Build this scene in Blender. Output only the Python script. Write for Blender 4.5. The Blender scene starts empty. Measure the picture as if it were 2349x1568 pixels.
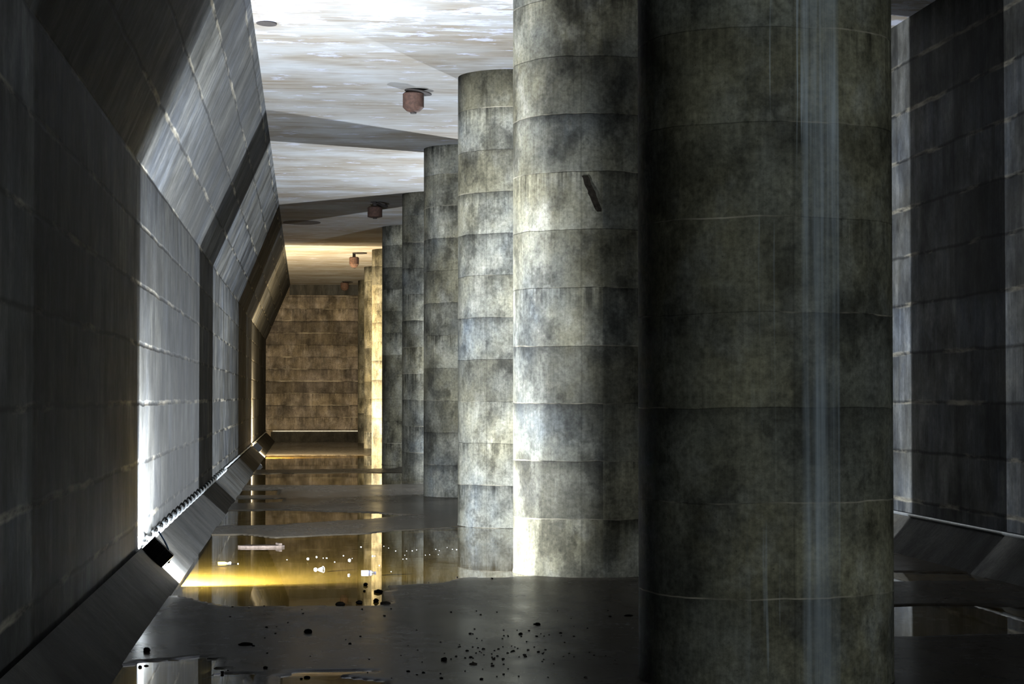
import bpy, bmesh, math, random
from mathutils import Vector, Matrix, noise
random.seed(7)
S = bpy.context.scene
COL = S.collection

# ------------------------------------------------------------------ camera
FPX, PW, PH = 4714.8, 2349, 1568            # focal length in pixels of the 2349x1568 frame
VX, VY = 701.75, 909.24                     # where the hall's long axis vanishes
CH = 2.602                                  # eye height above the floor
cd = bpy.data.cameras.new('camera'); cam = bpy.data.objects.new('camera', cd); COL.objects.link(cam)
fw = Vector(((VX-PW/2)/FPX, -(VY-PH/2)/FPX, 1)).normalized()    # hall axis in camera space (right, up, forward)
up = Vector((0, fw.z, -fw.y)).normalized()
rt = up.cross(fw)
# columns of the world matrix: camera right, up, -forward expressed in world axes (x=rt, y=fw, z=up)
def cw(i): return Vector((rt[i], fw[i], up[i]))
m = Matrix((cw(0), cw(1), -cw(2))).transposed().to_4x4(); m.translation = (0, 0, CH)
cam.matrix_world = m
cd.sensor_fit = 'HORIZONTAL'; cd.sensor_width = 36; cd.lens = FPX/PW*36; cd.clip_end = 400; cd.clip_start = .1
S.camera = cam

# ------------------------------------------------------------------ world and exposure
w = bpy.data.worlds.new('World'); S.world = w; w.use_nodes = True
w.node_tree.nodes['Background'].inputs[0].default_value = (.5, .55, .6, 1)
w.node_tree.nodes['Background'].inputs[1].default_value = 0.0
S.view_settings.view_transform = 'Standard'; S.view_settings.look = 'None'
S.view_settings.exposure = 0.05; S.view_settings.gamma = 1
LAMP_W = dict(cold=(5500, 9000), warm=(13500, 6200), right=(9800, 3800), near=(7800, 0))   # wide spill, reflector beam
S.cycles.diffuse_bounces = 1; S.cycles.glossy_bounces = 2; S.cycles.max_bounces = 4
COLD = (.86, .93, 1.0); WARM = (1.0, .78, .46)

# ------------------------------------------------------------------ dimensions (metres)
XL, ZL = -2.318, .563          # left wall face, top of the 45 degree kerb
XF = -1.751                    # toe of the left kerb
ZK, XT, HC = 5.862, -.92, 9.102  # haunch start, ceiling edge, ceiling height
XR = 10.272
XRF = XR-(XF-XL)
Y0, Y1 = -34.0, 120.1
RC = 1.173
LIFT = .835

# ------------------------------------------------------------------ node helper
class NT:
    def __init__(s, name):
        s.m = bpy.data.materials.new(name); s.m.use_nodes = True
        s.t = s.m.node_tree; s.t.nodes.clear()
        s.out = s.t.nodes.new('ShaderNodeOutputMaterial')
    def n(s, typ, ins=None, **kw):
        nd = s.t.nodes.new(typ)
        for k, v in kw.items(): setattr(nd, k, v)
        for k, v in (ins or {}).items(): s.put(nd.inputs[k], v)
        return nd
    def put(s, sock, v):
        if hasattr(v, 'outputs'): v = v.outputs[0]
        if isinstance(v, bpy.types.NodeSocket): s.t.links.new(v, sock)
        else:
            if isinstance(v, tuple) and len(v) == 3 and sock.type == 'RGBA': v = v+(1,)
            sock.default_value = v
    def math(s, op, a, b=0.0, c=None, clamp=False):
        nd = s.n('ShaderNodeMath', operation=op, use_clamp=clamp)
        s.put(nd.inputs[0], a); s.put(nd.inputs[1], b)
        if c is not None: s.put(nd.inputs[2], c)
        return nd.outputs[0]
    def mix(s, f, a, b, mode='MIX'):
        nd = s.n('ShaderNodeMix', data_type='RGBA', blend_type=mode, clamp_factor=True)
        s.put(nd.inputs[0], f); s.put(nd.inputs[6], a); s.put(nd.inputs[7], b)
        return nd.outputs[2]
    def rng(s, v, a, b, c=0.0, d=1.0, smooth=False):
        nd = s.n('ShaderNodeMapRange', interpolation_type='SMOOTHSTEP' if smooth else 'LINEAR', clamp=True)
        for i, x in enumerate((v, a, b, c, d)): s.put(nd.inputs[i], x)
        return nd.outputs[0]
    def scale(s, vec, sx, sy, sz=1, ox=0, oy=0, oz=0):
        nd = s.n('ShaderNodeMapping'); s.put(nd.inputs[0], vec)
        nd.inputs['Scale'].default_value = (sx, sy, sz); nd.inputs['Location'].default_value = (ox, oy, oz)
        return nd.outputs[0]
    def noise(s, vec, scale=1, detail=3, rough=.55, dist=0.0):
        nd = s.n('ShaderNodeTexNoise', {'Vector': vec, 'Scale': scale, 'Detail': detail, 'Roughness': rough, 'Distortion': dist})
        return nd.outputs[0]
    def white(s, vec):
        return s.n('ShaderNodeTexWhiteNoise', {'Vector': vec}, noise_dimensions='3D').outputs[0]
    def comb(s, x, y, z=0.0):
        nd = s.n('ShaderNodeCombineXYZ'); s.put(nd.inputs[0], x); s.put(nd.inputs[1], y); s.put(nd.inputs[2], z)
        return nd.outputs[0]
    def principled(s, col, rough=.8, normal=None, metal=0.0, spec=.5, **kw):
        p = s.n('ShaderNodeBsdfPrincipled', {'Base Color': col, 'Roughness': rough, 'Metallic': metal, 'Specular IOR Level': spec})
        if normal is not None: s.put(p.inputs['Normal'], normal)
        for k, v in kw.items(): s.put(p.inputs[k], v)
        s.t.links.new(p.outputs[0], s.out.inputs[0]); return p
    def bump(s, h, strength=.4, dist=.02):
        return s.n('ShaderNodeBump', {'Height': h, 'Strength': strength, 'Distance': dist}).outputs[0]

def concrete(name, tan=(.29, .27, .19), blue=(.145, .17, .195), pale=(.40, .39, .33), board=0.0, liftvar=.45,
             lift=LIFT, grain=.5, drip=.8, joint_light=.5, panel=1.83, streak=None, joints=1.0, mott=.6, jw=.007, wobble=.10, panel_line=.4, panel_var=.08, damp=.58, stain=.62, blotch=.25):
    """cast concrete in lifts; UV in metres: u along the face, v up the face (a whole face owns a u offset of its own)"""
    t = NT(name)
    uv = t.n('ShaderNodeUVMap').outputs[0]
    sep = t.n('ShaderNodeSeparateXYZ', {0: uv}); u, v = sep.outputs[0], sep.outputs[1]
    wob = t.math('MULTIPLY', t.math('SUBTRACT', t.noise(t.scale(uv, .9, .25), 1, 3), .5), wobble)
    vj = t.math('DIVIDE', t.math('ADD', v, wob), lift)
    li = t.math('FLOOR', vj); fr = t.math('SUBTRACT', vj, li)
    pi_ = t.math('FLOOR', t.math('DIVIDE', u, panel)); pf = t.math('FRACT', t.math('DIVIDE', u, panel))
    face = t.math('FLOOR', t.math('DIVIDE', u, 500.0))
    wl = t.white(t.comb(face, li, 3.3)); wp = t.white(t.comb(pi_, li, 9.1)); wl2 = t.white(t.comb(face, li, 17.7))
    # hue blotches: tan against blue grey
    blot = t.noise(t.scale(uv, .55, .40), 1, 4, .6)
    hue = t.math('ADD', t.math('MULTIPLY', t.math('SUBTRACT', blot, .5), 2.6), t.math('MULTIPLY', wl2, .35))
    col = t.mix(t.rng(hue, -.1, 1.0), tan, blue)
    col = t.mix(t.rng(t.noise(t.scale(uv, 1.7, 1.1, 1, 5, 9), 1, 5, .65), .50, .72), col, pale)
    # lift and panel brightness
    lb = t.math('ADD', 1-liftvar*.75, t.math('MULTIPLY', wl, liftvar*1.3))
    lb = t.math('MULTIPLY', lb, t.rng(wp, 0, 1, 1-panel_var, 1+panel_var))
    # vertical grain left by the form boards
    g1 = t.noise(t.scale(uv, 26, 1.1), 1, 4, .6); g2 = t.noise(t.scale(uv, 70, 2.2, 1, 3), 1, 2)
    gr = t.rng(t.math('ADD', t.math('MULTIPLY', g1, .6), t.math('MULTIPLY', g2, .4)), .28, .72, 1-grain, 1+grain*.55)
    if board:
        bi = t.math('FLOOR', t.math('DIVIDE', u, .17))
        gr = t.math('MULTIPLY', gr, t.rng(t.white(t.comb(bi, t.math('MULTIPLY', li, 1.0), 1.0)), 0, 1, 1-board, 1+board*.6))
    mo = t.rng(t.noise(uv, 16, 4, .72), .3, .7, 1-mott*.55, 1+mott*.4)
    m2 = t.rng(t.noise(t.scale(uv, 1.0, .75, 1, 31), 1, 4, .66), .34, .62, 1-stain, 1.18)
    k = t.math('MULTIPLY', t.math('MULTIPLY', lb, gr), t.math('MULTIPLY', mo, m2))
    # ragged damp blotches and small blow holes
    bl = t.noise(t.scale(uv, 1.35, 1.0, 1, 77, 3), 1, 5, .70)
    k = t.math('MULTIPLY', k, t.rng(bl, .505, .60, 1, 1-blotch))
    pit = t.noise(t.scale(uv, 1, 1, 1, 5, 5), 34, 2, .5)
    k = t.math('MULTIPLY', k, t.rng(pit, .70, .74, 1, 1-blotch))
    # dark seepage running down from the joints
    dn = t.noise(t.scale(uv, 9, .35, 1, 7), 1, 4, .6)
    reach = t.math('MULTIPLY', t.noise(t.scale(uv, 2.1, .5, 1, 2), 1, 3), 1.25)
    below = t.rng(t.math('SUBTRACT', t.math('ADD', fr, reach), 1.05), 0, .5)
    dr = t.math('MULTIPLY', t.math('MULTIPLY', below, t.rng(dn, .40, .62)), t.rng(wl, .25, .8, 0, drip))
    edge = t.math('MULTIPLY', t.rng(fr, .80, 1.0), t.rng(wl2, .35, .9, 0, .55*drip))     # damp band under a joint
    k = t.math('MULTIPLY', k, t.math('SUBTRACT', 1.0, t.math('MULTIPLY', dr, .72)))
    k = t.math('MULTIPLY', k, t.math('SUBTRACT', 1.0, edge))
    k = t.math('MULTIPLY', k, damp)                       # damp concrete is darker than dry
    # joints: dark lines, in places with pale lime
    jd = t.math('MINIMUM', fr, t.math('SUBTRACT', 1.0, fr))
    jl = t.rng(jd, jw*.35, jw*1.4, 1, 0)
    jn = t.noise(t.scale(uv, .45, 2.2, 1, 11), 1, 5, .65)
    pj = t.math('MINIMUM', pf, t.math('SUBTRACT', 1.0, pf))
    pl = t.math('MULTIPLY', t.rng(pj, .003, .010, 1, 0), panel_line)
    k = t.math('MULTIPLY', k, t.math('SUBTRACT', 1.0, t.math('MULTIPLY', t.math('MAXIMUM', t.math('MULTIPLY', jl, joints), pl), .6)))
    col = t.mix(1.0, col, t.comb(k, k, k), 'MULTIPLY')
    lime = t.math('MULTIPLY', t.rng(jd, jw*.8, jw*1.8, 1, 0), t.rng(jn, .50, .66, 0, joint_light))
    col = t.mix(lime, col, (.62, .56, .43))
    if streak:
        u0, u1 = streak      # lime washed down the face in a band
        band = t.math('MULTIPLY', t.rng(u, u0-.04, u0+.02), t.rng(u, u1-.01, u1+.012, 1, 0))
        sn = t.noise(t.scale(uv, 9, .12, 1, 4, 3), 1, 4, .65, .0)
        sv = t.rng(t.noise(t.scale(uv, .8, .45, 1, 1, 8), 1, 3), .32, .6, .2, 1)
        sk = t.math('MULTIPLY', band, t.math('MULTIPLY', t.rng(sn, .36, .60, .18, 1), sv))
        thin = t.math('MULTIPLY', t.math('MULTIPLY', t.rng(u, u0-.55, u0-.3), t.rng(u, u1, u1+.05, 1, 0)),
                      t.rng(t.noise(t.scale(uv, 13, .22, 1, 14, 3), 1, 3, .6, .6), .615, .65, 0, .6))
        sk = t.math('MULTIPLY', t.math('MAXIMUM', sk, t.math('MULTIPLY', thin, sv)), t.rng(v, 3.2, 5.4, .45, 1))
        col = t.mix(t.math('MULTIPLY', sk, .75), col, (.42, .49, .54))
    h = t.math('SUBTRACT', t.math('MULTIPLY', gr, .25), t.math('MULTIPLY', jl, .8))
    h = t.math('ADD', h, t.math('MULTIPLY', mo, .3))
    t.principled(col, .72, t.bump(h, .35, .012), spec=.08)
    return t.m

def plain(name, col, rough=.6, metal=0.0, var=.35, scale=9, spec=.5, emit=None):
    t = NT(name)
    tc = t.n('ShaderNodeTexCoord').outputs['Object']
    n = t.noise(tc, scale, 5, .65)
    c = t.mix(t.rng(n, .3, .7), tuple(x*(1-var) for x in col), tuple(min(1, x*(1+var*.6)) for x in col))
    if spec == 0:
        df = t.n('ShaderNodeBsdfDiffuse', {'Color': c, 'Normal': t.bump(n, .3, .01)})
        t.t.links.new(df.outputs[0], t.out.inputs[0]); return t.m
    kw = {}
    if emit: kw = {'Emission Color': emit[0], 'Emission Strength': emit[1]}
    t.principled(c, rough, t.bump(n, .2, .01), metal, spec, **kw)
    return t.m

def ceiling_mat():
    t = NT('board marked ceiling concrete')
    uv = t.n('ShaderNodeUVMap').outputs[0]          # u across the hall (x), v along it (y)
    sep = t.n('ShaderNodeSeparateXYZ', {0: uv}); x, y = sep.outputs[0], sep.outputs[1]
    st = t.noise(t.scale(uv, .55, 5.0), 1, 5, .65)
    st2 = t.noise(t.scale(uv, 1.3, 17), 1, 3, .6)
    col = t.mix(t.rng(st, .30, .70), (.15, .118, .083), (.27, .26, .24))
    col = t.mix(t.rng(t.noise(t.scale(uv, .35, .5, 1, 3), 1, 4), .42, .66), col, (.31, .32, .33))
    k = t.rng(st2, .25, .7, .72, 1.1)
    col = t.mix(1, col, t.comb(k, k, k), 'MULTIPLY')
    # board joints and rusty cracks across the hall
    bf = t.math('FRACT', t.math('DIVIDE', t.math('ADD', y, t.math('MULTIPLY', t.noise(t.scale(uv, .7, .3), 1, 2), .25)), 1.22))
    bj = t.math('MULTIPLY', t.rng(bf, 0, .05, 1, 0), t.rng(t.noise(t.scale(uv, .6, 1.3, 1, 8), 1, 3), .50, .62, 0, .8))
    col = t.mix(bj, col, (.16, .105, .07))
    # lime bloom in ragged flakes, thickest over the near bays
    near = t.rng(y, 40, 33.5, 0, .085, True)
    fl = t.noise(t.scale(uv, 1.1, 1.7, 1, 2, 5), 1, 7, .68)
    fl = t.math('ADD', t.math('MULTIPLY', fl, .75), t.math('MULTIPLY', st, .25))
    wh = t.rng(t.math('ADD', fl, near), .565, .60)
    col = t.mix(t.math('MULTIPLY', wh, .9), col, (.34, .355, .43))
    t.principled(col, .75, t.bump(t.math('ADD', st2, wh), .25, .01), spec=.3)
    return t.m

def floor_mat():
    t = NT('wet silty floor')
    p = t.n('ShaderNodeTexCoord').outputs['Object']
    n1 = t.noise(t.scale(p, .5, .16), 1, 5, .6); n2 = t.noise(p, 3.2, 6, .7); n3 = t.noise(p, 28, 4, .7)
    col = t.mix(t.rng(n1, .3, .7), (.060, .050, .036), (.105, .09, .068))
    col = t.mix(t.rng(n2, .52, .75), col, (.035, .029, .022))
    col = t.mix(t.rng(n3, .66, .74), col, (.03, .026, .022))
    sx = t.n('ShaderNodeSeparateXYZ', {0: p})
    deep = t.rng(sx.outputs[2], -.012, -.03)             # silt settled under the puddles
    col = t.mix(deep, col, (.15, .115, .04))
    r = t.rng(t.math('ADD', t.math('MULTIPLY', n1, .7), t.math('MULTIPLY', n2, .3)), .36, .66, .14, .34)
    h = t.math('ADD', t.math('MULTIPLY', n2, .5), t.math('MULTIPLY', n3, .2))
    bm_ = t.bump(h, .07, .02)                             # a matt silt skin with a thin broken film of water
    fr = t.n('ShaderNodeFresnel', {'IOR': 1.33, 'Normal': bm_}).outputs[0]
    film = t.math('MULTIPLY', fr, t.rng(n1, .35, .66, .42, .16))
    gl = t.n('ShaderNodeBsdfGlossy', {'Color': (1, 1, 1), 'Roughness': r, 'Normal': bm_})
    df = t.n('ShaderNodeBsdfDiffuse', {'Color': col, 'Normal': bm_})
    mx = t.n('ShaderNodeMixShader', {0: film, 1: df.outputs[0], 2: gl.outputs[0]})
    t.t.links.new(mx.outputs[0], t.out.inputs[0])
    return t.m

def water_mat():
    t = NT('murky standing water')
    p = t.n('ShaderNodeTexCoord').outputs['Object']
    n = t.noise(t.scale(p, .8, 2.2), 1, 3, .5)
    back = t.n('ShaderNodeNewGeometry').outputs['Backfacing']
    fr = t.n('ShaderNodeFresnel', {'IOR': t.rng(back, 0, 1, 1.333, .75)}).outputs[0]   # a thin sheet: the same from both sides
    bm = t.bump(n, .03, .01)
    gl = t.n('ShaderNodeBsdfGlossy', {'Color': (1, 1, 1), 'Roughness': .015, 'Normal': bm})
    tr = t.n('ShaderNodeBsdfTransparent', {'Color': (.93, .82, .50)})
    mx = t.n('ShaderNodeMixShader', {0: fr, 1: tr.outputs[0], 2: gl.outputs[0]})
    t.t.links.new(mx.outputs[0], t.out.inputs[0])
    return t.m

M = {
 'wall': concrete('board formed wall concrete', board=.22, grain=.42, liftvar=.30, drip=.35, joint_light=.36, tan=(.225, .222, .20), blue=(.155, .185, .24), pale=(.34, .34, .32), panel=3.1, panel_line=0.0, panel_var=.30, damp=.37, jw=.034, mott=.35),
 'column': concrete('column concrete', grain=.26, liftvar=.62, drip=1.0, mott=.75, damp=.80, blotch=.48),
 'streaked': concrete('lime streaked column concrete', grain=.22, liftvar=.35, drip=.8, joints=.6, jw=.006, streak=(.10, .43), tan=(.22, .21, .14), blue=(.145, .17, .175), pale=(.27, .275, .235), blotch=.45, damp=.66, mott=.8),
 'back': concrete('stained end wall concrete', tan=(.30, .25, .18), blue=(.24, .21, .20), pale=(.46, .41, .36), board=.2, grain=.45, liftvar=.55, drip=.8, panel=3.0, lift=.70, wobble=.02, jw=.03),
 'kerb': concrete('smooth kerb concrete', tan=(.12, .112, .095), blue=(.10, .108, .112), pale=(.13, .125, .11), board=0, liftvar=.15, grain=.35, drip=0, panel=11.0, lift=40, joints=0, joint_light=0, damp=.45),
 'ceiling': ceiling_mat(), 'floor': floor_mat(), 'water': water_mat(),
 'rust': plain('rusted iron', (.070, .036, .026), .85, .0, .5, 14),
 'rust_dark': plain('dark scaled iron', (.03, .024, .022), .85, .0, .5, 14),
 'rust_warm': plain('orange rust', (.14, .07, .03), .9, 0, .6, 9),
 'black': plain('black painted housing', (.006, .006, .007), .45, 0, .3),
 'steel': plain('galvanised steel', (.50, .52, .54), .35, .8, .2),
 'cable': plain('pale cable sheath', (.72, .78, .82), .35, 0, .25),
 'cord': plain('light blue cord', (.30, .50, .85), .45, 0, .15),
 'lens': plain('lamp glass', (.9, .93, 1), .2, 0, 0, emit=((.86, .93, 1, 1), 40)),
 'lens_warm': plain('warm lamp glass', (1, .8, .5), .2, 0, 0, emit=((1, .66, .26, 1), 30)),
 'stone': plain('dark wet stone', (.022, .020, .018), .45, 0, .5, 20, spec=0),
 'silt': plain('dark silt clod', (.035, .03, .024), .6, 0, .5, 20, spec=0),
 'foam': plain('white foam plastic', (.36, .36, .35), .6, 0, .08, 30, spec=.2),
 'yellow': plain('yellow plastic', (.85, .52, .07), .35, 0, .12, 20),
 'label': plain('dark printed film', (.03, .03, .04), .4, 0, .2),
 'wood': plain('waterlogged wood', (.055, .043, .036), .45, 0, .45, 18, spec=0),
}

# ------------------------------------------------------------------ object helpers
def link(name, bm, mat, parent=None, smooth=False, loc=None):
    me = bpy.data.meshes.new(name); bm.normal_update(); bm.to_mesh(me); bm.free()
    if smooth:
        for p in me.polygons: p.use_smooth = True
    me.materials.append(mat)
    o = bpy.data.objects.new(name, me); COL.objects.link(o)
    if parent: o.parent = parent
    if loc: o.location = loc
    return o
def tag(o, label=None, cat=None, group=None, kind=None):
    for k, v in (('label', label), ('category', cat), ('group', group), ('kind', kind)):
        if v: o[k] = v
    return o
def empty(name, loc, label, cat, group=None):
    o = bpy.data.objects.new(name, None); COL.objects.link(o); o.location = loc; o.empty_display_size = .1
    return tag(o, label, cat, group)
def box(bm, c, s, rot=None, bev=0):
    r = bmesh.ops.create_cube(bm, size=1)
    vs = r['verts']
    bmesh.ops.scale(bm, vec=s, verts=vs)
    if bev:
        es = list({e for v in vs for e in v.link_edges})
        rb = bmesh.ops.bevel(bm, geom=es, offset=bev, segments=2, affect='EDGES', profile=.6)
        vs = list({v for f in rb['faces'] for v in f.verts} | {v for v in vs if v.is_valid})
    if rot: bmesh.ops.rotate(bm, cent=(0, 0, 0), matrix=rot, verts=vs)
    bmesh.ops.translate(bm, vec=c, verts=vs)
def tube(bm, pts, r, n=8, cap=True):
    rings = []
    for i, p in enumerate(pts):
        p = Vector(p); a = Vector(pts[max(0, i-1)]); b = Vector(pts[min(len(pts)-1, i+1)])
        d = (b-a).normalized(); s = d.cross(Vector((0, 0, 1)))
        if s.length < 1e-3: s = Vector((1, 0, 0))
        s.normalize(); t_ = s.cross(d)
        rr = r[i] if isinstance(r, (list, tuple)) else r
        rings.append([bm.verts.new(p+(s*math.cos(2*math.pi*k/n)+t_*math.sin(2*math.pi*k/n))*rr) for k in range(n)])
    for a, b in zip(rings, rings[1:]):
        for k in range(n): bm.faces.new((a[k], a[(k+1) % n], b[(k+1) % n], b[k]))
    if cap: bm.faces.new(rings[0][::-1]); bm.faces.new(rings[-1])
def lathe(bm, prof, n=32, mat=None):
    rings = []
    for r, z in prof:
        rings.append([bm.verts.new((max(r, 1e-4)*math.cos(2*math.pi*k/n), max(r, 1e-4)*math.sin(2*math.pi*k/n), z)) for k in range(n)])
    for a, b in zip(rings, rings[1:]):
        for k in range(n): bm.faces.new((a[k], a[(k+1) % n], b[(k+1) % n], b[k]))
    bm.faces.new(rings[0][::-1]); bm.faces.new(rings[-1])
    bmesh.ops.recalc_face_normals(bm, faces=bm.faces)
    if mat is not None: bmesh.ops.transform(bm, matrix=mat, verts=bm.verts)

def extrude_profile(name, face, back, mat, y0, y1, off, ny=60):
    """a wall body: 'face' is the visible profile in x,z, 'back' closes it behind; UV: u = y + off, v = length up the face"""
    bm = bmesh.new(); uvl = bm.loops.layers.uv.new('UVMap')
    L = [0]
    for a, b in zip(face, face[1:]): L.append(L[-1]+math.hypot(b[0]-a[0], b[1]-a[1]))
    ys = [y0+(y1-y0)*i/ny for i in range(ny+1)]
    V = [[bm.verts.new((x, y, z)) for x, z in face] for y in ys]
    for i in range(ny):
        for j in range(len(face)-1):
            f = bm.faces.new((V[i][j], V[i+1][j], V[i+1][j+1], V[i][j+1]))
            for lp, (yy, vv) in zip(f.loops, ((ys[i], L[j]), (ys[i+1], L[j]), (ys[i+1], L[j+1]), (ys[i], L[j+1]))):
                lp[uvl].uv = (yy+off, vv+face[0][1])
    B0 = [bm.verts.new((x, y0, z)) for x, z in back]; B1 = [bm.verts.new((x, y1, z)) for x, z in back]
    seq0 = [V[0][-1]]+B0+[V[0][0]]; seq1 = [V[-1][-1]]+B1+[V[-1][0]]
    for i in range(len(seq0)-1): bm.faces.new((seq0[i], seq0[i+1], seq1[i+1], seq1[i]))
    bm.faces.new(V[0]+B0); bm.faces.new((V[-1]+B1)[::-1])
    bmesh.ops.recalc_face_normals(bm, faces=bm.faces)
    return tag(link(name, bm, mat), kind='structure')

# ------------------------------------------------------------------ the room
T = .6
extrude_profile('wall_left', [(XL, ZL-.14), (XL, ZK), (XT, HC)], [(XT, HC+T), (XL-T, HC+T), (XL-T, ZL-.14)], M['wall'], Y0, Y1, 5000)
extrude_profile('wall_right', [(XR, ZL-.02), (XR, HC)], [(XR+T, HC), (XR+T, ZL-.02)], M['wall'], Y0, Y1, 6100)
extrude_profile('baseboard_left', [(XF, -.12), (XF, 0), (XL+.06, ZL-.06), (XL+.052, ZL-.07), (XL+.05, ZL-.13), (XL, ZL-.13)], [(XL-T, ZL-.13), (XL-T, -.12)], M['kerb'], Y0, Y1, 7040)
extrude_profile('baseboard_right', [(XRF, -.12), (XRF, 0), (XR-.05, ZL-.03), (XR-.035, ZL), (XR, ZL)], [(XR+T, ZL), (XR+T, -.12)], M['kerb'], Y0, Y1, 8040)

def end_wall(name, y, sgn, mat, off):
    bm = bmesh.new(); uvl = bm.loops.layers.uv.new('UVMap')
    prof = [(XL-.05, -.1), (XR+.05, -.1), (XR+.05, HC), (XT, HC), (XL-.05, ZK)]
    a = [bm.verts.new((x, y, z)) for x, z in prof]; b = [bm.verts.new((x, y+sgn*T, z)) for x, z in prof]
    bm.faces.new(a); bm.faces.new(b[::-1])
    for i in range(5): bm.faces.new((a[i], a[(i+1) % 5], b[(i+1) % 5], b[i]))
    bmesh.ops.recalc_face_normals(bm, faces=bm.faces)
    for f in bm.faces:
        for lp in f.loops: lp[uvl].uv = (lp.vert.co.x+off, lp.vert.co.z)
    return tag(link(name, bm, mat), kind='structure')
end_wall('wall_back', Y1, 1, M['back'], 9003); end_wall('wall_front', Y0, -1, M['wall'], 9603)
# kerb along the foot of the end wall, and the pale header over it
bm = bmesh.new(); uvl = bm.loops.layers.uv.new('UVMap')
pf = [(Y1, -.1), (Y1-.9, -.1), (Y1-.9, .0), (Y1-.05, ZL-.03), (Y1-.03, ZL), (Y1, ZL)]
for (ya, za), (yb, zb) in zip(pf, pf[1:]+pf[:1]):
    f = bm.faces.new([bm.verts.new(c) for c in ((XL+.3, ya, za), (XR-.3, ya, za), (XR-.3, yb, zb), (XL+.3, yb, zb))])
    for lp in f.loops: lp[uvl].uv = (lp.vert.co.x+10003, lp.vert.co.z)
bmesh.ops.remove_doubles(bm, verts=bm.verts, dist=.001); bmesh.ops.recalc_face_normals(bm, faces=bm.faces)
tag(link('baseboard_back', bm, M['kerb']), kind='structure')
bm = bmesh.new(); uvl = bm.loops.layers.uv.new('UVMap')
box(bm, ((XT+XR)/2-.1, Y1-.1, HC-.30), (XR-XT-.1, .2, .6))
for f in bm.faces:
    for lp in f.loops: lp[uvl].uv = (lp.vert.co.x+11003, lp.vert.co.z*.2)
tag(link('trim_1', bm, M['kerb']), kind='structure')

bm = bmesh.new(); uvl = bm.loops.layers.uv.new('UVMap')
box(bm, ((XT+XR)/2+.2, (Y0+Y1)/2, HC+T/2), (XR-XT+1.0, Y1-Y0+.4, T))
for f in bm.faces:
    for lp in f.loops: lp[uvl].uv = (lp.vert.co.x, lp.vert.co.y)
tag(link('ceiling', bm, M['ceiling']), kind='structure')

XC = 4.242; XC2 = XC-.17
COLUMNS = [
 (7.4, XC, 'round concrete column beside the viewpoint, out of the frame to the right', 'column'),
 (18.78, XC, 'widest and darkest round concrete column in the right foreground, with pale bluish vertical lime streaks', 'streaked'),
 (30.4, XC, 'brightly lit round concrete column directly left of the dark foreground column', 'column'),
 (41.6, XC, 'round concrete column with a bright damp-stained foot mirrored in the large puddle', 'column'),
 (53.8, XC, 'grey round concrete column with drip marks, third to the left of the dark foreground column', 'column'),
 (66.0, XC, 'narrow shaded olive-grey column just left of the grey drip-marked one', 'column'),
 (78.9, XC2, 'bluish-lit narrow column immediately right of the amber-lit far columns', 'column'),
 (91.2, XC2, 'amber-lit far column, the brighter and wider of the golden ones', 'column'),
 (103.4, XC2, 'thin amber-lit far column just left of the brightest golden one', 'column'),
 (115.6, XC2, 'farthest thin brown column standing close to the end wall', 'column')]

# ------------------------------------------------------------------ floor with shallow hollows that hold water
def ground(px, py, z=0.0):
    """the floor point that the photograph shows at a pixel"""
    d = (CH-z)*FPX/(py-VY); return Vector(((px-VX)*d/FPX, d, z))
HOLLOWS = [
 [(350, 1350), (470, 1370), (535, 1386), (610, 1389), (880, 1387), (885, 1344), (1000, 1340), (1050, 1327), (1180, 1323), (1260, 1318), (1240, 1214), (1050, 1207), (830, 1222), (640, 1231), (560, 1224), (400, 1222)],
 [(430, 1168), (650, 1168), (960, 1180), (780, 1194), (640, 1201), (420, 1203)],
 [(560, 1043), (900, 1043), (960, 1062), (900, 1074), (560, 1076)],
 [(540, 1086), (1000, 1083), (1000, 1108), (800, 1112), (540, 1110)],
 [(530, 1122), (640, 1122), (640, 1134), (530, 1135)], [(540, 1141), (640, 1141), (640, 1150), (540, 1152)],
 [(250, 1700), (300, 1520), (350, 1506), (478, 1500), (484, 1545), (560, 1538), (600, 1700)],
 [(2030, 1404), (2200, 1398), (2420, 1412), (2420, 1470), (2030, 1470)], [(2030, 1318), (2300, 1326), (2300, 1345), (2030, 1342)],
 [(640, 1548), (700, 1533), (840, 1530), (850, 1536), (760, 1545), (900, 1556), (900, 1600), (640, 1600)],
]
HOLLOWS = [[ground(*p).xy for p in h] for h in HOLLOWS]
def inside(p, poly):
    c = False; n = len(poly)
    for i in range(n):
        a, b = poly[i], poly[i-1]
        if (a.y > p[1]) != (b.y > p[1]) and p[0] < (b.x-a.x)*(p[1]-a.y)/(b.y-a.y)+a.x: c = not c
    return c
def floor_z(x, y):
    wx = noise.noise((x*1.3, y*.55, 4.2))*.18+noise.noise((x*4, y*2, 1.2))*.06
    wy = noise.noise((x*.9, y*.4, 9.7))*.0085*max(y, 8)+noise.noise((x*3.1, y*1.6, 2.7))*.004*max(y, 8)
    p = (x+wx, y+wy)
    hol = any(inside(p, h) for h in HOLLOWS)
    und = noise.noise((x*.45, y*.16, 0))*.008+noise.noise((x*2.2, y*1.1, 5))*.003
    return (-.045+und) if hol else (.014+und)
ys = [Y0]+[Y0+i*2.0 for i in range(1, 24)]
y = 14.0
while y < Y1: ys.append(y); y += .09 if y < 46 else .2
ys.append(Y1)
xs = [XF-.05]+[XF+.1*i for i in range(1, 64)]+[4.9+.35*i for i in range(0, 14)]+[XRF+.05]
bm = bmesh.new()
V = [[bm.verts.new((x, y, floor_z(x, y))) for x in xs] for y in ys]
FZ = [[v.co.z for v in r_] for r_ in V]
for a, b in zip(V, V[1:]):
    for i in range(len(xs)-1): bm.faces.new((a[i], a[i+1], b[i+1], b[i]))
tag(link('floor', bm, M['floor'], smooth=True), kind='structure')
bm = bmesh.new()
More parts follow.
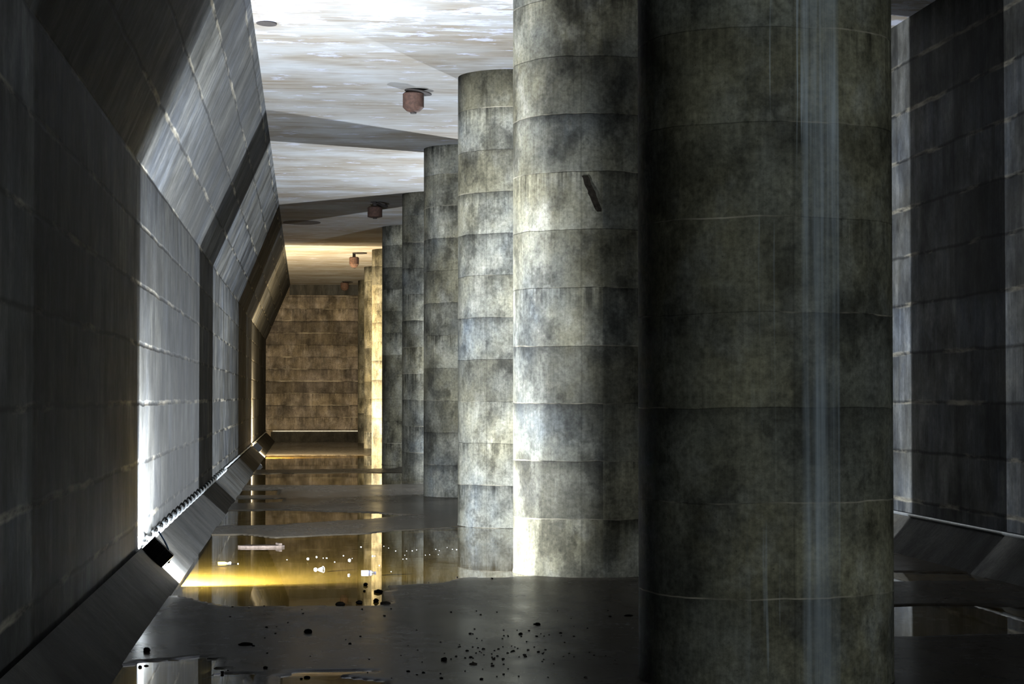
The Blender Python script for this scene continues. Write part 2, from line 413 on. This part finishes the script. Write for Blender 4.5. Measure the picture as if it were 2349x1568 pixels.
box(bm, ((XF+XRF)/2, (Y0+Y1)/2, -.35), (XRF-XF+1.5, Y1-Y0, .2))
tag(link('floor_slab', bm, M['kerb']), kind='structure')
bm = bmesh.new(); W = {}
def wv(j, i):
    if (j, i) not in W: W[j, i] = bm.verts.new((xs[i], ys[j], 0))
    return W[j, i]
for j in range(len(ys)-1):
    if ys[j] < 12: continue
    for i in range(len(xs)-1):
        if min(zz for zz in FZ[j][i:i+2]+FZ[j+1][i:i+2]) > 0: continue
        cx, cy = (xs[i]+xs[i+1])/2, (ys[j]+ys[j+1])/2
        if any((cx-x_)**2+(cy-y_)**2 < (RC-.02)**2 for y_, x_, *_ in COLUMNS): continue
        bm.faces.new((wv(j, i), wv(j, i+1), wv(j+1, i+1), wv(j+1, i)))
tag(link('puddle_water', bm, M['water']), 'shallow still water lying in hollows of the wet floor, mirroring walls and columns', 'water', kind='stuff')

# ------------------------------------------------------------------ columns
def column(y, x, label, mat, k):
    bm = bmesh.new(); uvl = bm.loops.layers.uv.new('UVMap')
    n = 96; zs = [-.03, .02, .05]+[LIFT*i for i in range(1, 11)]+[HC]
    R = [RC+.012, RC+.008, RC]+[RC]*11
    ring = [[bm.verts.new((r*math.sin(2*math.pi*i/n), -r*math.cos(2*math.pi*i/n), z)) for i in range(n)] for r, z in zip(R, zs)]
    off = 500*(k+30)+.0
    for j in range(len(zs)-1):
        for i in range(n):
            i2 = (i+1) % n
            f = bm.faces.new((ring[j][i], ring[j][i2], ring[j+1][i2], ring[j+1][i])); f.smooth = True
            for lp, (ii, jj) in zip(f.loops, ((i, j), (i+1, j), (i+1, j+1), (i, j+1))):
                a = 2*math.pi*ii/n
                if i >= n//2: a -= 2*math.pi
                lp[uvl].uv = (a*RC+(0 if mat is M['streaked'] else off), zs[jj])
    bm.faces.new(ring[0][::-1]); bm.faces.new(ring[-1])
    o = link('concrete_column', bm, mat, loc=(x, y, 0))
    for p in o.data.polygons: p.use_smooth = len(p.vertices) == 4
    return tag(o, label, 'column', 'row of round concrete columns')
for k, (y, x, lab, mt) in enumerate(COLUMNS):
    col_o = column(y, x, lab, M[mt], k)
    if k == 2:                                  # a thin black slanting patch under one joint of the lit column
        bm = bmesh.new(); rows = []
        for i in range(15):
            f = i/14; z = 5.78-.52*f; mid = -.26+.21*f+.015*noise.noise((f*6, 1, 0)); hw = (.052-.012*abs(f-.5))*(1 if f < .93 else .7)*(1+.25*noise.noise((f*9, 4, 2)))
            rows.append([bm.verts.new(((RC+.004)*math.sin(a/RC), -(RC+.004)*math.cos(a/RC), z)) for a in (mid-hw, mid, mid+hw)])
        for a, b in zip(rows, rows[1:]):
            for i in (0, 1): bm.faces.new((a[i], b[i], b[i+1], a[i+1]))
        tag(link('dark_patch', bm, M['silt'], col_o), 'black slanting patch')

# ------------------------------------------------------------------ floodlights
def floodlight(loc, aim, watt, color, label, size=(.375, .24), roll=0.0, lens='lens', cord=True, spread=168, lift=0.0):
    """lamp head whose local +Y is the beam; long side along local X"""
    root = empty('floodlight', loc, label, 'floodlight', 'floodlights on the kerbs')
    a = Vector(aim).normalized(); 
    # long axis runs down the 45 degree kerb
    s = 1 if loc[0] > 4 else -1
    lx = Vector((1, 0, s*1.0)) if abs(a.y) > .7 else Vector((0, 1, 0))
    lx = (lx-a*lx.dot(a)).normalized(); lz = lx.cross(a)
    root.rotation_euler = Matrix((lx, a, lz)).transposed().to_euler()
    wx, hz = size
    bm = bmesh.new(); box(bm, (0, -.05, 0), (wx, .12, hz), bev=.008)
    for i in range(7): box(bm, (-wx*.36+wx*.12*i, -.125, 0), (.012, .04, hz*.86))      # cooling fins
    link('housing', bm, M['black'], root)
    bm = bmesh.new(); box(bm, (0, .012, 0), (wx*.9, .006, hz*.85)); link('lens', bm, M[lens], root)
    bm = bmesh.new()
    for sx in (-1, 1):
        box(bm, (sx*(wx/2+.014), -.05, -.055), (.008, .04, .20))
    box(bm, (0, -.05, -.155), (wx+.036, .04, .008)); link('bracket', bm, M['steel'], root)
    for sx in (-1, 1):
        bm = bmesh.new(); lathe(bm, [(.0, 0), (.016, .001), (.016, .012), (.008, .016), (0, .017)], 12, Matrix.Translation((sx*(wx/2+.019), -.05, .0)) @ Matrix.Rotation(sx*math.pi/2, 4, 'Y'))
        link('knob', bm, M['black'], root)
    if cord:
        bm = bmesh.new()
        tube(bm, [(-wx*.52, -.02, .20), (-wx*.36, -.03, .19), (-wx*.10, -.04, .165), (wx*.18, -.05, .13), (wx*.24, -.05, .112)], .013, 8)
        link('power_cord', bm, M['cord'], root, True)
    def lamp(name, kind, e, y):
        ld = bpy.data.lights.new(name, kind); ld.energy = e; ld.color = color
        if kind == 'SPOT': ld.spot_size = math.radians(spread); ld.spot_blend = .02; ld.shadow_soft_size = .05
        else: ld.shape = 'RECTANGLE'; ld.size, ld.size_y = wx*.85, hz*.8
        lo = bpy.data.objects.new(name, ld); COL.objects.link(lo); lo.parent = root
        lo.location = (0, y, 0); lo.rotation_euler = (math.pi/2, 0, 0)
        return lo
    lamp('lamp_spill', 'SPOT', watt[0], .07)
    if watt[1]:
        lo = lamp('lamp_beam', 'AREA', watt[1], .02)
        if lift: lo.rotation_euler = (math.pi/2+lift, 0, 0)
    return root
floodlight((-2.035, 28.98, .455), (.0, 1, .08), LAMP_W['cold'], COLD, 'black floodlight on the left kerb nearest the camera, throwing cold white light along the wall', lift=.12)
floodlight((-2.035, 88.6, .455), (.0, 1, .10), LAMP_W['warm'], WARM, 'small far black floodlight on the left kerb with amber light', lens='lens_warm', cord=False, lift=.2)
floodlight((9.98, 58.0, .455), (-1, 0, .10), LAMP_W['right'], COLD, 'floodlight on the right kerb, hidden behind the columns, lighting across the hall', cord=False, lift=.6)
floodlight((9.98, -6.5, .455), (-1, 0, .10), LAMP_W['near'], (.86, .95, 1.0), 'floodlight on the right kerb behind the viewpoint', cord=False)

# ------------------------------------------------------------------ cables and conduits
root = empty('twisted_cable', (XL+.07, 29.2, ZL-.005), 'pale twisted cable lying along the ledge above the left kerb', 'cable')
for ph in (0, math.pi):
    bm = bmesh.new(); pts = []
    L = 29.0; n = 580
    for i in range(n+1):
        s = L*i/n; a = 2*math.pi*s/2.3+ph
        pts.append((.04*math.cos(a), s, .04*math.sin(a)))
    tube(bm, pts, .022, 8); link('strand', bm, M['cable'], root, True)
bm = bmesh.new(); tube(bm, [(XL+.045, 58.4+i*1.0, ZL+.01+.006*math.sin(i*1.7)) for i in range(62)], .03, 8)
tag(link('conduit', bm, M['cable'], None, True), 'straight pale conduit on the left ledge beyond the twisted cable', 'conduit')
bm = bmesh.new(); tube(bm, [(XR-.05, 22.0+i*1.5, ZL+.028) for i in range(60)], .028, 8)
tag(link('conduit', bm, M['steel'], None, True), 'thin grey conduit running along the dark right-hand kerb', 'conduit')
bm = bmesh.new(); tube(bm, [(XL+.4+i*.5, Y1-.06, ZL+.04) for i in range(24)], .04, 8)
tag(link('conduit', bm, M['cable'], None, True), 'thin pale conduit along the foot of the far end wall', 'conduit')

# ------------------------------------------------------------------ things on the ceiling
def vent(x, y, label, plate=(.30, .12, .0), body=(.22, .38), cone=.10, stem=.10, ragged=False):
    r = empty('ceiling_pipe_stub', (x, y, HC), label, 'pipe fitting', 'rusty fittings on the ceiling')
    bm = bmesh.new(); lathe(bm, [(0, -stem-.02), (.07, -stem-.02), (.07, 0), (0, 0)], 20); link('stem', bm, M['rust_dark'], r)
    b, h = body; z = -stem
    bm = bmesh.new()
    lathe(bm, [(0, z), (b*.82, z), (b, z-.03), (b, z-h), (b*.62, z-h-cone*.8), (b*.34, z-h-cone), (0, z-h-cone)], 40)
    link('pipe_body', bm, M['rust'], r, False)
    for p in r.children[-1].data.polygons: p.use_smooth = False
    bm = bmesh.new(); lathe(bm, [(0, z-h-cone-.002), (b*.30, z-h-cone-.002), (b*.28, z-h-cone-.03), (0, z-h-cone-.03)], 20); link('outlet', bm, M['rust_dark'], r)
    rad, dx, tilt = plate
    bm = bmesh.new()
    mt = Matrix.Translation((dx, 0, -.035-abs(math.sin(tilt))*rad*.4)) @ Matrix.Rotation(tilt, 4, 'Y')
    lathe(bm, [(0, -.012), (rad, -.012), (rad, .012), (0, .012)], 40, mt)
    if ragged:
        for v in bm.verts: v.co += Vector(noise.noise_vector(v.co*9))*.07
    link('flange_plate', bm, M['rust_dark'], r)
    return r
vent(2.25, 43.4, 'largest rusty round pipe stub under the ceiling, with a tilted dark flange plate', (.29, .10, .16), (.225, .32), .10, .06)
vent(2.28, 68.7, 'ragged dark rusty pipe stub crossing the ceiling shadow', (.30, .14, .25), (.245, .34), .03, .16, True)
vent(2.15, 93.0, 'rusty pipe stub with a thin stem and pointed base over the amber bay', (.32, .26, .0), (.22, .32), .16, .20)
vent(2.16, 116.2, 'farthest rusty pipe stub, just before the end wall', (.26, .20, .10), (.235, .30), .14, .08)
def hatch(x, y, ra, label, tilt=0.0):
    r = empty('ceiling_hatch', (x, y, HC), label, 'hatch')
    bm = bmesh.new(); lathe(bm, [(ra*.86, -.014), (ra, -.014), (ra, -.002), (ra*.86, -.002)], 48)
    link('rim', bm, M['rust_dark'], r)
    bm = bmesh.new(); lathe(bm, [(0, -.010), (ra*.85, -.010), (ra*.85, -.004), (0, -.006)], 48)
    link('cover', bm, M['rust'] if ra < .4 else M['rust_warm'], r)
    r.scale = (1, 1.35, 1)
    r.rotation_euler = (0, tilt, 0)
    return r
hatch(-.70, 35.9, .18, 'small rusted round cover at the near left edge of the ceiling', .06)
hatch(-.17, 77.0, .70, 'wide rusty round cover on the ceiling between the shadow bands')

# ------------------------------------------------------------------ litter in the large puddle
def blob(name, sx, sy, sz, mat, seed, rough=.25, sub=2, parent=None):
    bm = bmesh.new(); bmesh.ops.create_icosphere(bm, subdivisions=sub, radius=1)
    for v in bm.verts:
        v.co *= 1+rough*noise.noise(v.co*1.7+Vector((seed*3.1, seed, 0)))
        v.co = Vector((v.co.x*sx, v.co.y*sy, v.co.z*sz))
    return link(name, bm, mat, parent, True)
def at_px(o, px, py, lift=0.0, water=True):
    g = ground(px, py); z = max(0, floor_z(g.x, g.y)) if water else floor_z(g.x, g.y)
    o.location = (g.x, g.y, z+lift); return o
g = ground(602, 1251)
r = empty('plank', (g.x, g.y, .0), 'broken wooden plank floating in the puddle behind the near floodlight', 'plank')
bm = bmesh.new(); n = 16
for side in (0, 1):
    pass
top = []; bot = []
for i in range(n+1):
    s = -.40+.80*i/n; wv = .13*(1-abs(s/.42)**6)+.02+.012*noise.noise((s*9, 0, 0))
    top.append([bm.verts.new((s, -wv, .035)), bm.verts.new((s, wv, .035+.006*noise.noise((s*7, 3, 0))))])
    bot.append([bm.verts.new((s, -wv, -.012)), bm.verts.new((s, wv, -.012))])
for i in range(n):
    a, b, c, d = top[i], top[i+1], bot[i], bot[i+1]
    bm.faces.new((a[0], b[0], b[1], a[1])); bm.faces.new((c[0], c[1], d[1], d[0]))
    bm.faces.new((a[0], c[0], d[0], b[0])); bm.faces.new((a[1], b[1], d[1], c[1]))
bm.faces.new((top[0][0], top[0][1], bot[0][1], bot[0][0])); bm.faces.new((top[-1][0], bot[-1][0], bot[-1][1], top[-1][1]))
bmesh.ops.recalc_face_normals(bm, faces=bm.faces); link('board', bm, M['wood'], r)
bm = bmesh.new(); box(bm, (.30, -.02, .055), (.05, .20, .035), Matrix.Rotation(.35, 3, 'Z'), .004); link('cross_batten', bm, M['wood'], r)
def bottle(px, py, L, rad, bodym, capm, label, rot, band=None):
    r = empty('bottle', ground(px, py), label, 'bottle'); r.location.z = rad*.25
    X = Matrix.Rotation(rot, 4, 'Z') @ Matrix.Rotation(math.pi/2, 4, 'Y')
    bm = bmesh.new(); lathe(bm, [(0, -L*.5), (rad*.9, -L*.5), (rad, -L*.45), (rad, L*.12), (rad*.85, L*.24), (rad*.42, L*.36), (rad*.36, L*.42), (0, L*.42)], 20, X); link('body', bm, bodym, r, True)
    bm = bmesh.new(); lathe(bm, [(0, L*.40), (rad*.48, L*.40), (rad*.48, L*.53), (0, L*.53)], 16, X); link('cap', bm, capm, r)
    if band:
        bm = bmesh.new(); lathe(bm, [(rad*1.0, -L*.02), (rad*1.03, -L*.02), (rad*1.03, L*.11), (rad*1.0, L*.11)], 20, X); link('label_band', bm, band, r)
    return r
bottle(516, 1287.5, .16, .022, M['yellow'], M['foam'], 'small yellow bottle lying in the lit puddle below the plank', .05)
bottle(845, 1312, .21, .034, M['foam'], M['label'], 'white bottle with a dark end floating where an amber column is mirrored', .03, M['label'])
def cup(px, py, label):
    r = empty('plastic_cup', ground(px, py), label, 'cup'); r.location.z = .01
    X = Matrix.Rotation(.6, 4, 'Z') @ Matrix.Rotation(math.radians(78), 4, 'Y')
    bm = bmesh.new(); lathe(bm, [(0, -.06), (.028, -.06), (.040, .05), (.036, .05), (.025, -.052), (0, -.052)], 20, X); link('cup_wall', bm, M['foam'], r, True); r.scale = (.75,)*3
    bm = bmesh.new()
    pts = [X @ Vector((.041*math.cos(2*math.pi*i/20), .041*math.sin(2*math.pi*i/20), .05)) for i in range(21)]
    tube(bm, pts, .004, 6, False); link('rim', bm, M['foam'], r)
cup(738, 1303, 'tipped white plastic cup floating right of the larger white foam lump')
FOAM = [(531.5, 1286.5, .025, 'white foam scrap touching the tip of the yellow bottle'), (549.5, 1288.5, .013, 'tiny white foam crumb a little right of the yellow bottle'),
 (707.5, 1278.5, .024, 'white foam scrap near the top of the puddle left of the smaller scrap beside it'), (727, 1274.5, .017, 'small white foam scrap right of and behind a larger one in mid puddle'),
 (725, 1303, .034, 'largest white foam lump floating in the middle of the puddle'), (802, 1282.5, .030, 'flat white foam flake left of the mirrored amber column'),
 (801, 1316.5, .026, 'white foam lump left of the white bottle'), (854.5, 1273.5, .018, 'left of two white foam scraps above the white bottle'), (859.5, 1273.5, .012, 'right and smaller of two white foam scraps above the white bottle'),
 (828, 1252.5, .016, 'white foam flake high in the puddle above the mirrored amber column')]
for i, (px, py, sz, lab) in enumerate(FOAM):
    o = blob('foam_scrap', sz*.9, sz, sz*.6, M['foam'], i); at_px(o, px, py, sz*.3); tag(o, lab, 'foam scrap', 'white foam scraps in the puddle')
fleck = blob('foam_fleck', .012, .018, .008, M['foam'], 4, sub=1); first = True
FL = [(880, 1251), (891, 1255), (907, 1262), (932, 1262), (945, 1262), (955, 1260), (928, 1272), (932, 1280), (975, 1272), (999, 1259), (1007, 1262), (1025, 1255), (1037, 1259), (1047, 1260), (1005, 1271), (897, 1309), (982, 1335), (870, 1295), (768, 1286), (742, 1277), (750, 1277), (808, 1278), (788, 1272), (660, 1280), (985, 1271), (924, 1281)]
for i, (px, py) in enumerate(FL):
    o = fleck if first else fleck.copy()
    if not first: COL.objects.link(o)
    first = False
    at_px(o, px, py, .003); o.rotation_euler = (0, 0, i*1.3); s = random.uniform(.45, 1.0); o.scale = (s*1.2, s, s)
    tag(o, 'tiny pale fleck floating in the puddle between the foam scraps and the columns', 'fleck', 'tiny floating flecks')
STONES = [(838, 1340, .030, .026, 'dark stone at the puddle edge below the white bottle'), (835.5, 1353.5, .018, .014, 'small dark stone between two larger ones at the puddle edge'),
 (867, 1356, .060, .028, 'long dark brick-shaped lump at the near edge of the puddle'), (781, 1384.5, .058, .034, 'flat oval dark stone, leftmost on the near shore of the puddle'),
 (824, 1381, .042, .028, 'dull dark stone right of the flat oval one'), (862, 1377.5, .034, .030, 'round dark stone on the near shore below the brick-shaped lump'), (884, 1384.5, .062, .022, 'flat grey-black stone rightmost on the near shore'),
 (708, 1449, .046, .030, 'black blocky stone alone on the wet floor in front of the puddle'), (346, 1488, .036, .034, 'black stone beside the bright reflection at the lower left'),
 (331, 1519.5, .018, .014, 'small dark stone inside the white reflection at the lower left'), (345, 1516.5, .022, .008, 'thin dark chip above the small stone in the white reflection'),
 (612, 1528.5, .022, .016, 'small dark stone near the bottom edge left of the amber reflection'), (706, 1548.5, .030, .014, 'dark stone in the amber reflection at the bottom'), (693, 1551, .014, .010, 'tiny stone left of the one in the bottom amber reflection'),
 (1018, 1516, .030, .022, 'rounded dark stone in front of the bright column, left of the pale sheen'), (1085, 1526, .040, .012, 'flat dark chip at the left end of the pale sheen'), (1234, 1437, .030, .020, 'dark clod in the shadow band in front of the bright column'),
 (1194, 1459, .022, .016, 'small dark stone below the shadow band on the floor'), (567, 1475, .070, .020, 'low smear of dark silt left of the black blocky stone'), (803, 1476, .016, .012, 'small dark stone right of the black blocky stone'),
 (1128, 1330, .018, .014, 'dark stone at the foot of the mirrored column by the puddle edge'), (1047, 1324, .016, .012, 'dark stone at the waterline left of the mirrored column'), (1445, 1418, .05, .014, 'flat dark clod at the edge of the deep shadow')]
for i, (px, py, sx, sz, lab) in enumerate(STONES):
    o = blob('stone', sx*1.05, sx*.9, sz, M['stone' if i % 3 else 'silt'], i+11, .3); at_px(o, px, py, sz*.45); tag(o, lab, 'stone', 'stones on the wet floor')
peb = [blob('pebble', .016, .016, .010, M['stone'], 40+i, .35, 1) for i in range(3)]
used = set(); rr = random.Random(5)
for i in range(150):
    if i < 95: px, py = rr.gauss(1190, 95), rr.gauss(1500, 38)
    else: px, py = rr.uniform(480, 1450), rr.uniform(1385, 1560)
    if not (430 < px < 1440 and 1340 < py < 1562): continue
    b = peb[i % 3]
    if i % 3 in used: o = b.copy(); COL.objects.link(o)
    else: o = b; used.add(i % 3)
    at_px(o, px, py, .004, False); s = rr.choice((.5, .6, .7, .9, 1.2)); o.scale = (s, s, s); o.rotation_euler = (0, 0, rr.uniform(0, 6))
    tag(o, 'small dark pebble scattered on the wet floor in the foreground', 'pebble', 'dark pebbles on the foreground floor')
